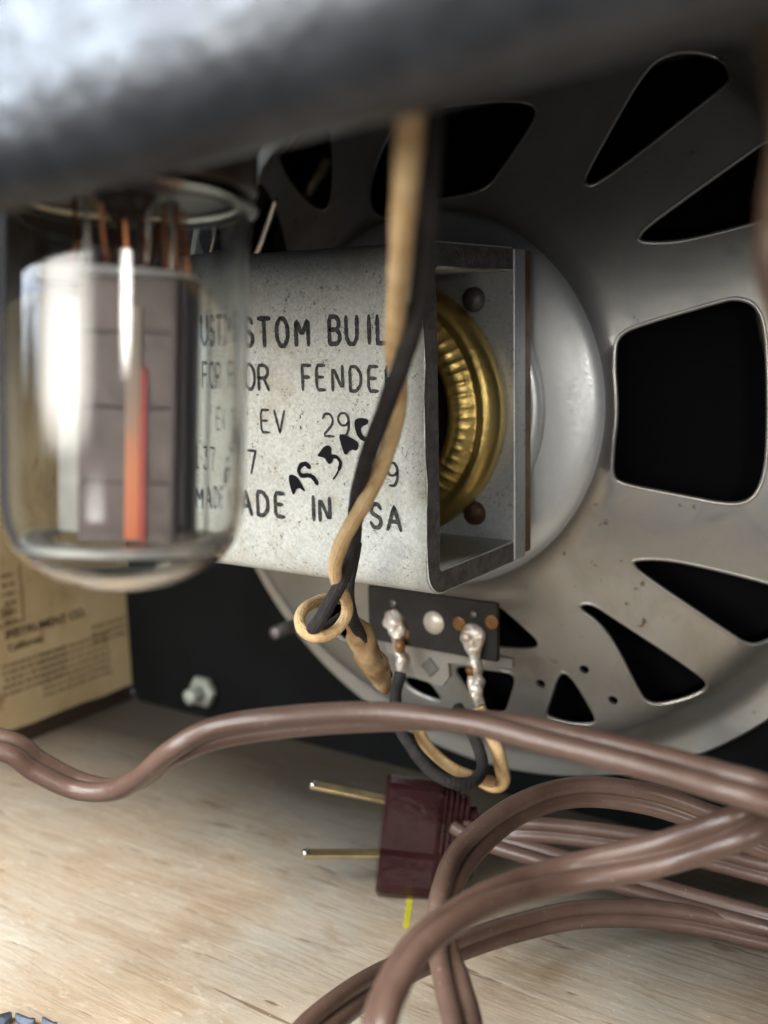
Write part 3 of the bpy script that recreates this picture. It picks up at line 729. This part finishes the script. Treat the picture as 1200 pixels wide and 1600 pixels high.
def hexbolt(name, c, d, r, length, m, label, nutr):
    b = empty(name)
    lathe('shank', c, d, [(r, 0), (r, length-.6), (r*.7, length), (0, length)], m, b, 20)
    lathe('nut', Vector(c), d, [(nutr*.95, .3), (nutr, .8), (nutr, 2.6), (nutr*.9, 3.2), (r*.9, 3.25)], m, b, 6, smooth=False)
    tag(b, label, 'bolt'); rebase(b, c); return b
q = onY(482, 968, 246.5)
hexbolt('mounting_bolt', (q.x, 246.8, q.z), (0, -1, 0), 1.9, 17, mat('grey_stud', (.22, .20, .20), .4, .6, .8, 500), 'dull grey stud and nut on the lower left of the speaker rim', 4.2)
q = onY(318, 1080, 250)
hexbolt('mounting_bolt', (q.x, 251.3, q.z), (0, -1, 0), 2.6, 9, mat('pale_stud', (.40, .42, .35), .5, .4, .8, 400), 'pale stud and nut low on the black baffle near the floor corner', 5.6)

# ------------------------------------------------------------------ twisted hook-up pair
wp = empty('twisted_wire_pair')
tan = [(648, 120, 84), (641, 190, 88), (633, 300, 98), (626, 400, 110), (620, 480, 124), (616, 550, 138), (624, 610, 150), (616, 670, 156), (596, 730, 160), (570, 785, 165), (540, 835, 170), (524, 880, 176), (527, 912, 181)]
tan += [(541, 940, 186), (540, 965, 187), (520, 988, 186), (493, 995, 185), (473, 984, 187), (468, 966, 190), (477, 950, 193), (493, 941, 197), (514, 934, 201), (532, 936, 206)]
tube('tan_wire', [P(x, y, d)[:]+((1.24 if i < 12 else 1.04),) for i, (x, y, d) in enumerate(tan)], 1.22, 'tan', wp, 8, 16, .10, 3)
blk = [(672, 120, 92), (672, 200, 96), (668, 300, 104), (664, 400, 114), (655, 470, 124), (636, 545, 134), (612, 610, 142), (590, 670, 148), (569, 730, 158), (556, 790, 170), (552, 850, 178), (535, 905, 180), (514, 945, 180), (498, 972, 182), (488, 986, 188), (500, 990, 196), (535, 965, 205)]
tube('black_wire', [P(x, y, d)[:] for x, y, d in blk], 1.22, 'black', wp, 8, 16, .10, 5)
tube('black_wire', [P(x, y, d)[:] for x, y, d in [(556, 850, 190), (545, 910, 196), (547, 950, 200), (560, 985, 206), (590, 1030, 214), (605, 1055, 222)]], 1.15, 'black', wp, 8, 14, .1, 6)
tube('taped_end', [P(x, y, d)[:]+(r,) for x, y, d, r in [(550, 968, 207, 1.4), (558, 985, 208, 2.3), (568, 1005, 210, 2.5), (580, 1030, 214, 2.6), (592, 1052, 219, 2.2), (602, 1078, 223, 1.2)]], 1, mat('resin_soaked_cloth', (.42, .30, .16), .55, 0, 1, 300, .5, 160, (.24, .12, .04)), wp, 6, 18, .45, 8)
tag(wp, 'twisted pair of tan and black cloth-covered wires hanging before the magnet frame', 'wire pair')
rebase(wp, P(641, 190, 88))
def single(name, pts, r, m, label, seed=0, jit=.08):
    o = tube(name, [P(x, y, d)[:] for x, y, d in pts], r, m, None, 8, 14, jit, seed)
    c = P(*pts[0])*MM; o.data.transform(Matrix.Translation(-c)); o.location = c
    tag(o, label, 'wire'); return o
single('cloth_wire', [(650, 1122, 236), (662, 1158, 234), (690, 1188, 232), (720, 1207, 232), (750, 1217, 234), (768, 1222, 236)], 1.3, 'tan', 'tan cloth wire running from behind the cord down beside the plug', 11)
single('cloth_wire', [(748, 1105, 238), (762, 1135, 238), (775, 1165, 238), (784, 1200, 238), (786, 1222, 238), (772, 1228, 239), (750, 1218, 242)], 1.55, 'tan', 'tan cloth wire bent in a hook under the right solder lug', 12)
single('cloth_wire', [(626, 1052, 238), (618, 1085, 236), (622, 1130, 232), (645, 1170, 228), (672, 1203, 226), (705, 1222, 226), (738, 1222, 228), (754, 1200, 232), (748, 1170, 236), (735, 1140, 240), (715, 1105, 246)], 1.35, 'black', 'black cloth wire looping below the left solder lug', 13)

# ------------------------------------------------------------------ brown power cord: two moulded conductors side by side
pc = empty('power_cord')
RC = 1.60; OFF = 1.50
sect = []
for k in range(28):                               # figure-of-eight outline with grooves
    a = 2*PI*k/28
    s = 1 if math.cos(a) >= 0 else -1
    x = s*OFF*(abs(math.cos(a))**.35 if abs(math.cos(a)) > 1e-4 else 0)
    sect.append(None)
sect = []
for s, rng in ((1, range(-7, 8)), (-1, range(-7, 8))):
    for k in rng:
        a = k/7*math.radians(158)
        sect.append((s*(OFF+RC*math.cos(a)), RC*math.sin(a)*(1 if s == 1 else -1)))
def zip_cord(name, pts, parent, sub=10):
    q = catmull([(*P(x, y, d), math.radians(ph)) for x, y, d, ph in pts], sub)
    vs = []; fs = []; n = len(sect); c = [Vector(x[:3]) for x in q]
    for i, x in enumerate(q):
        t = (c[min(i+1, len(c)-1)]-c[max(i-1, 0)]).normalized(); v = c[i].normalized()
        nn = t.cross(v).normalized(); w = t.cross(nn).normalized()
        if w.dot(v) < 0: w = -w
        side = nn*math.cos(x[3])+w*math.sin(x[3]); oth = t.cross(side).normalized()
        for a, b in sect:
            vs.append(c[i]+side*a+oth*b*(1+.03*noise.noise(c[i]*.12)))
    for i in range(len(q)-1):
        for k in range(n): fs.append((i*n+k, i*n+(k+1) % n, (i+1)*n+(k+1) % n, (i+1)*n+k))
    fs.append(tuple(range(n-1, -1, -1))); fs.append(tuple((len(q)-1)*n+k for k in range(n)))
    return pyd(name, vs, fs, 'vinyl', parent, True)
cord = [
 (715, 1290, 249, 60), (760, 1312, 244, 50), (850, 1338, 238, 40), (1000, 1385, 232, 30), (1200, 1440, 222, 30), (1380, 1480, 205, 40),
 (1480, 1400, 195, 60), (1400, 1350, 195, 50),
 (1230, 1330, 192, 35), (1120, 1285, 194, 35), (1010, 1248, 196, 30), (900, 1238, 196, 35), (810, 1265, 190, 45), (730, 1330, 180, 35), (694, 1400, 172, 60), (692, 1470, 166, 60), (708, 1540, 158, 35), (725, 1610, 150, 30),
 (745, 1740, 140, 30), (680, 1830, 135, 60), (610, 1760, 132, 80),
 (588, 1640, 124, 70), (614, 1540, 130, 68), (668, 1465, 137, 68), (762, 1405, 146, 62), (880, 1368, 154, 40), (1030, 1335, 152, 12), (1160, 1290, 146, 8), (1260, 1240, 150, 20),
 (1450, 1200, 150, 60), (1520, 1350, 180, 60), (1380, 1490, 210, 30),
 (1220, 1468, 222, 28), (1060, 1434, 226, 28), (920, 1428, 224, 30), (800, 1452, 218, 35), (690, 1490, 205, 40), (590, 1535, 188, 25), (500, 1600, 172, 10),
 (400, 1700, 158, 10), (200, 1800, 150, 30), (-150, 1700, 160, 60), (-300, 1400, 170, 60), (-160, 1150, 172, 50),
 (0, 1163, 172, 50), (60, 1198, 174, 52), (120, 1227, 175, 60), (175, 1234, 173, 80), (220, 1216, 169, 95), (275, 1175, 161, 110), (340, 1145, 160, 125), (450, 1128, 158, 122), (590, 1120, 157, 116), (740, 1128, 152, 80), (850, 1150, 147, 58), (1000, 1186, 141, 52), (1120, 1219, 137, 50), (1220, 1250, 134, 50),
 (1400, 1330, 140, 50), (1480, 1420, 180, 50), (1350, 1400, 212, 40),
 (1200, 1362, 226, 30), (1050, 1325, 232, 30), (900, 1302, 238, 30), (800, 1296, 242, 30), (770, 1310, 246, 30),
]
zip_cord('cord', cord, pc)
# moulded plug standing on its edge on the floor
pl = empty('plug'); pl.parent = pc
ca = Vector((.829, .558, -.135)).normalized(); cb = Vector((.13, .06, 1)).normalized(); cb = (cb-ca*cb.dot(ca)).normalized(); cc = ca.cross(cb).normalized()
if cc.dot(fwd) > 0: cc = -cc                      # cc points at the viewer
oc = P(640, 1304, 252)
def plug_piece(name, a0, a1, scale, m, bev, prof_pts):
    bm = bmesh.new(); rings = []
    for i, (a, s) in enumerate(((a0, scale*.94), (a0+bev, scale), (a1-bev, scale), (a1, scale*.94))):
        rings.append([bm.verts.new((oc+ca*a+cb*b*s+cc*c_*s)*MM) for b, c_ in prof_pts])
    L = len(prof_pts)
    for i in range(3):
        for k in range(L): bm.faces.new((rings[i][k], rings[i][(k+1) % L], rings[i+1][(k+1) % L], rings[i+1][k]))
    bm.faces.new(rings[0]); bm.faces.new(rings[-1][::-1])
    es = [e for e in bm.edges if len(e.link_faces) == 2 and e.calc_face_angle(0) > .3]
    bmesh.ops.bevel(bm, geom=es, offset=.32*MM, segments=3, affect='EDGES')
    return fin(name, bm, m, pl)
pp = [(13.0, -4), (13.8, -1), (13.4, 1.4), (12.6, 2.6), (-1.8, 4.6), (-2.6, 6.0), (-9.0, 7.6), (-11.6, 7.2), (-13.4, 5.6), (-14.0, 3), (-13.8, -3), (-12, -6), (12, -6)]
plug_piece('plug_body', -6.8, 6.6, 1.0, 'bakelite', .9, pp)
for k in range(5):
    plug_piece('grip_rib', 6.7+1.35*k, 7.8+1.35*k, .93-.035*k, 'bakelite', .25, pp)
plug_piece('plug_neck', 6.5, 15.5, .62, 'bakelite', .4, pp)
def prong(p_tip, p_base):
    t = (p_base-p_tip); L = t.length; t.normalize(); wv = (cc-t*cc.dot(t)).normalized(); nv = t.cross(wv)
    bm = bmesh.new(); frame_box(bm, (p_tip+p_base)/2, t, wv, nv, L, 3.4, .95, .22)
    o = fin('prong', bm, mat('dull_brass_blade', (.42, .34, .18), .32, .9, .4, 300, .4, 150), pl)
    lathe('prong_tip', p_tip+t*.4, -t, [(1.2, -.8), (1.25, 0), (.9, .6), (0, .8)], 'nickel', o, 14)
    return o
prong(P(486, 1226, 253), P(612, 1252, 254)); prong(P(474, 1334, 250), P(600, 1334, 250))
tag(pc, 'brown two-conductor power cord coiled on the plywood with a maroon plug', 'power cord')
rebase(pc, (-120, 200, ZF))

# ------------------------------------------------------------------ chassis: hammered steel back wall with a rolled lower edge, deck above the tube
ch = empty('amplifier_chassis')
YC = 60.0
def lipz(x): return 10.6+(x+93)*.085               # height of the rolled edge
rr = 5.0
sec = [(-.2+0, 90), (0, 60), (0, 40), (0, 26), (0, 18), (0, 12)]
prof_l = []
vs = []; fs = []; xsx = [-260+8*k for k in range(46)]
def lipsec(x):
    rr = max(5.6, 6.0+(x+90)*.05) if x < 0 else 10.5
    z0 = lipz(x)*(YC+rr)/70
    s = [(YC-.0, z0+250), (YC, z0+60), (YC, z0+40), (YC, z0+26), (YC, z0+rr+8), (YC, z0+rr+2), (YC+.05, z0+rr+.8)]
    s += [(YC+rr-rr*math.cos(a), z0+rr-rr*math.sin(a)) for a in [PI*k/12 for k in range(1, 12)]]
    s += [(YC+2*rr-.6, z0+rr+2), (YC+2*rr-.6, z0+30), (YC+2*rr-.6, z0+60), (YC+2*rr-.6, z0+250)]
    return s
for x in xsx: vs += [(x, y, z) for y, z in lipsec(x)]
K = len(lipsec(0))
for i in range(len(xsx)-1):
    for k in range(K): fs.append((i*K+k, i*K+(k+1) % K, (i+1)*K+(k+1) % K, (i+1)*K+k))
fs.append(tuple(range(K))); fs.append(tuple((len(xsx)-1)*K+k for k in range(K-1, -1, -1)))
bm = bmesh.new()
bv = [bm.verts.new(Vector(v)*MM) for v in vs]
for f in fs: bm.faces.new([bv[i] for i in f])
fin('back_panel', bm, 'chassis', ch, True)
box('deck', (-260, YC+22, 90), (100, YB-.5, 92), 'chassis', ch)
tag(ch, 'dark hammered-metal amplifier chassis edge across the top', 'chassis')
rebase(ch, (-80, YC, 60))

# ------------------------------------------------------------------ vacuum tube hanging upside down
vt = empty('vacuum_tube')
TD = 128.0
top = P(197, 250, 125.5); bot = P(192, 900, 130.5)
ad = (bot-top).normalized(); o0 = top
c0 = RM.transposed() @ o0; cd = RM.transposed() @ ad
def axp(py):                                      # distance down the axis of the point seen at image row py
    k = (py-800)/FPX
    return (c0.y-k*c0.z)/(k*cd.z-cd.y)
Ltot = axp(921)
ra = (right-ad*right.dot(ad)).normalized(); fa = ad.cross(ra).normalized()
if fa.dot(fwd) > 0: fa = -fa                      # towards the viewer
def T3(px, py, f=0.0):                            # point in the tube at image column px on the axis plane, f mm towards the viewer
    return o0+ad*axp(py)+ra*((px-195)*(c0.z+cd.z*axp(py))/FPX)+fa*f
R0 = 14.75; W0 = 1.15
outer = [(R0, axp(300)), (R0, axp(330)), (R0, axp(600)), (R0-.08, Ltot-11.0), (R0-.35, Ltot-8.7), (R0-1.1, Ltot-6.3), (R0-2.8, Ltot-3.9), (R0-5.8, Ltot-1.8), (R0-9.6, Ltot-.55), (2.5, Ltot), (.0, Ltot)]
innr = [(.0, Ltot-W0), (2.5, Ltot-W0), (R0-9.9, Ltot-1.7), (R0-6.3, Ltot-2.85), (R0-3.7, Ltot-4.7), (R0-2.15, Ltot-6.8), (R0-1.5, Ltot-9.0), (R0-W0-.08, Ltot-11.2), (R0-W0, axp(600)), (R0-W0, axp(330)), (R0-W0, axp(300))]
lathe('glass_envelope', o0, ad, outer+innr, 'glass', vt, 128, closed=True)
lathe('base_collar', o0, ad, [(0, axp(308)), (13.0, axp(308)), (13.2, axp(302)), (15.2, axp(299)), (15.5, axp(290)), (15.5, -22), (0, -22)], 'base', vt, 64)
lathe('glass_rim', o0, ad, [(14.95+.75*math.cos(a), axp(318)+.8*math.sin(a)) for a in [2*PI*k/12 for k in range(12)]], 'glass', vt, 96, closed=True)
lathe('glass_stem', o0, ad, [(4.0, -6), (4.2, axp(300)), (3.0, axp(330)), (1.4, axp(352)), (0, axp(354))], mat('dark_glass_press', (.05, .03, .02), .15), vt, 32)
# mica discs
def disc(name, s, R, th, m, notch=0):
    lathe(name, o0, ad, [(0, s), (R-.1, s), (R, s+.1), (R, s+th), (0, s+th)], m, vt, 72, fn=(lambda r, h, a: (r*(1-.03*max(0, math.sin(a*notch))), h)) if notch else None)
mm = mat('clear_mica', (.92, .91, .88), .22, 0, .4, 500, Transmission_Weight=.75)
lathe('mica_spacer', o0, ad, [(8.6, axp(838)), (11.9, axp(838)), (11.9, axp(838)+.4), (8.6, axp(838)+.4)], mm, vt, 72, closed=True, fn=(lambda r, h, a: (r*(1-.03*max(0, math.sin(a*22))), h)))
lathe('getter_ring', o0, ad, [(11.75+.36*math.cos(2*PI*k/10), axp(843)+.42*math.sin(2*PI*k/10)) for k in range(10)], mat('white_metal_ring', (.86, .84, .80), .3, .35, .8, 350), vt, 96, closed=True)
o_m = lathe('mica_spacer', o0+ra*(-1.2), ad, [(0, axp(431)), (9.8, axp(431)), (9.8, axp(431)+.35), (0, axp(431)+.35)], 'mica', vt, 48)
# anode: folded box, three faces to the viewer, with pressed ribs
def slab(name, x0, x1, y0, y1, f0, f1, m, parent, bev=.1):
    a = T3(x0, y0); b = T3(x1, y1); c_ = (a+b)/2+fa*(f0+f1)/2
    bm = bmesh.new(); frame_box(bm, c_, ra, ad, fa, (x1-x0)*TD/FPX, axp(y1)-axp(y0), abs(f1-f0), bev)
    return fin(name, bm, m, parent)
an = slab('anode', 133, 300, 433, 846, -3.6, 2.6, 'anode_dark', vt, .3)
ys = [434, 521, 636, 750, 845]
for k in range(4):
    slab('anode_panel', 134, 277, ys[k]+.9, ys[k+1]-.9, 2.7, 3.05, 'anode', an, .12)
slab('anode_fin', 300, 306, 436, 844, -2.5, 1.5, 'anode_dark', an)
slab('anode_fin', 279, 283, 436, 844, 2.7, 3.8, 'anode', an)
slab('reflection_strip', 207, 230, 482, 838, 3.1, 3.5, 'orange', an, .15)  # this strip and the red one stand in for a coloured reflection
slab('red_reflection', 231.5, 239, 575, 842, 3.1, 3.6, 'red', an, .15)
slab('support_plate', 84, 129, 466, 838, -2.4, -1.7, 'getter', vt, .1)
slab('support_plate', 318, 322, 440, 838, -4.0, -3.0, 'nickel', vt, .1)
rn = random.Random(3)
for k, (x0, x1, ya, yb, r) in enumerate(((108, 122, 300, 385, .32), (122, 118, 380, 430, .25), (150, 160, 340, 428, .3), (178, 185, 330, 428, .3), (196, 200, 300, 428, .34), (210, 214, 292, 430, .42), (222, 226, 320, 430, .3), (240, 235, 345, 425, .45), (262, 262, 300, 432, .5), (208, 204, 300, 330, .5), (288, 300, 330, 436, .25), (134, 140, 315, 430, .3), (165, 168, 310, 428, .35), (188, 192, 318, 428, .25), (232, 230, 308, 428, .35), (252, 256, 315, 430, .3), (275, 280, 318, 432, .35), (142, 128, 330, 428, .22))):
    a = T3(x0, ya, rn.uniform(-3, 3)); b = T3(x1, yb, rn.uniform(-1.5, 2)); mid = (a+b)/2+ra*rn.uniform(-.4, .4)
    tube('lead_wire', [a[:], mid[:], b[:]], r, 'copper' if k % 3 != 2 else 'nickel', vt, 6, 10)
tag(vt, 'clear glass vacuum tube hanging upside down in front of the magnet frame', 'vacuum tube')
rebase(vt, top)

# ------------------------------------------------------------------ small marks and scraps
a = onZ(641, 1398, ZF); b = onZ(634, 1452, ZF); t = (b-a).normalized(); nn = Vector((-t.y, t.x, 0))
vs = []; fs = []; rn = random.Random(9)
for k in range(15):
    p = a.lerp(b, k/14); w = .75*(1+rn.uniform(-.25, .25))*(1 if 0 < k < 14 else .3)
    vs += [(p+nn*w)[:2]+(ZF+.06,), (p-nn*w)[:2]+(ZF+.06,)]
for k in range(14): fs.append((2*k, 2*k+1, 2*k+3, 2*k+2))
tag(pyd('paint_streak', vs, fs, 'yellow'), 'short yellow paint streak on the plywood below the plug', 'paint mark')
def flake(px, py, L, w, ang, label):
    c = onZ(px, py, ZF+1.0); bm = bmesh.new(); k = 12; ring = []
    for z in (0, .9):
        ring.append([bm.verts.new((c+Vector((L*math.cos(2*PI*i/k)*math.cos(ang)-w*math.sin(2*PI*i/k)*math.sin(ang), L*math.cos(2*PI*i/k)*math.sin(ang)+w*math.sin(2*PI*i/k)*math.cos(ang), z+.5*math.cos(2*PI*i/k*2))))*MM) for i in range(k)])
    bm.faces.new(ring[0]); bm.faces.new(ring[1])
    for i in range(k): bm.faces.new((ring[0][i], ring[0][(i+1) % k], ring[1][(i+1) % k], ring[1][i]))
    o = fin('covering_scrap', bm, 'blue', None, True)
    tag(o, label, 'scrap', 'blue-grey scraps of covering at the floor edge'); return o
flake(-8, 1598, 3.2, 1.8, .9, 'dark blue-grey covering scrap in the very corner of the floor')
flake(40, 1597, 2.4, .9, .2, 'blue-grey covering scrap between the corner scrap and a smaller one')
flake(78, 1603, 1.9, .8, .1, 'small blue-grey covering scrap farthest from the corner')
single('brown_wire', [(1210, 20, 88), (1222, 120, 88), (1232, 230, 88), (1218, 330, 88), (1214, 400, 88), (1226, 480, 90), (1250, 600, 92)], 1.8, mat('aged_cloth_jacket', (.16, .11, .06), .6, 0, .8, 250, .5, 60, (.05, .025, .015)), 'blurred brown cloth-covered wire at the right edge beside the chassis', 21)
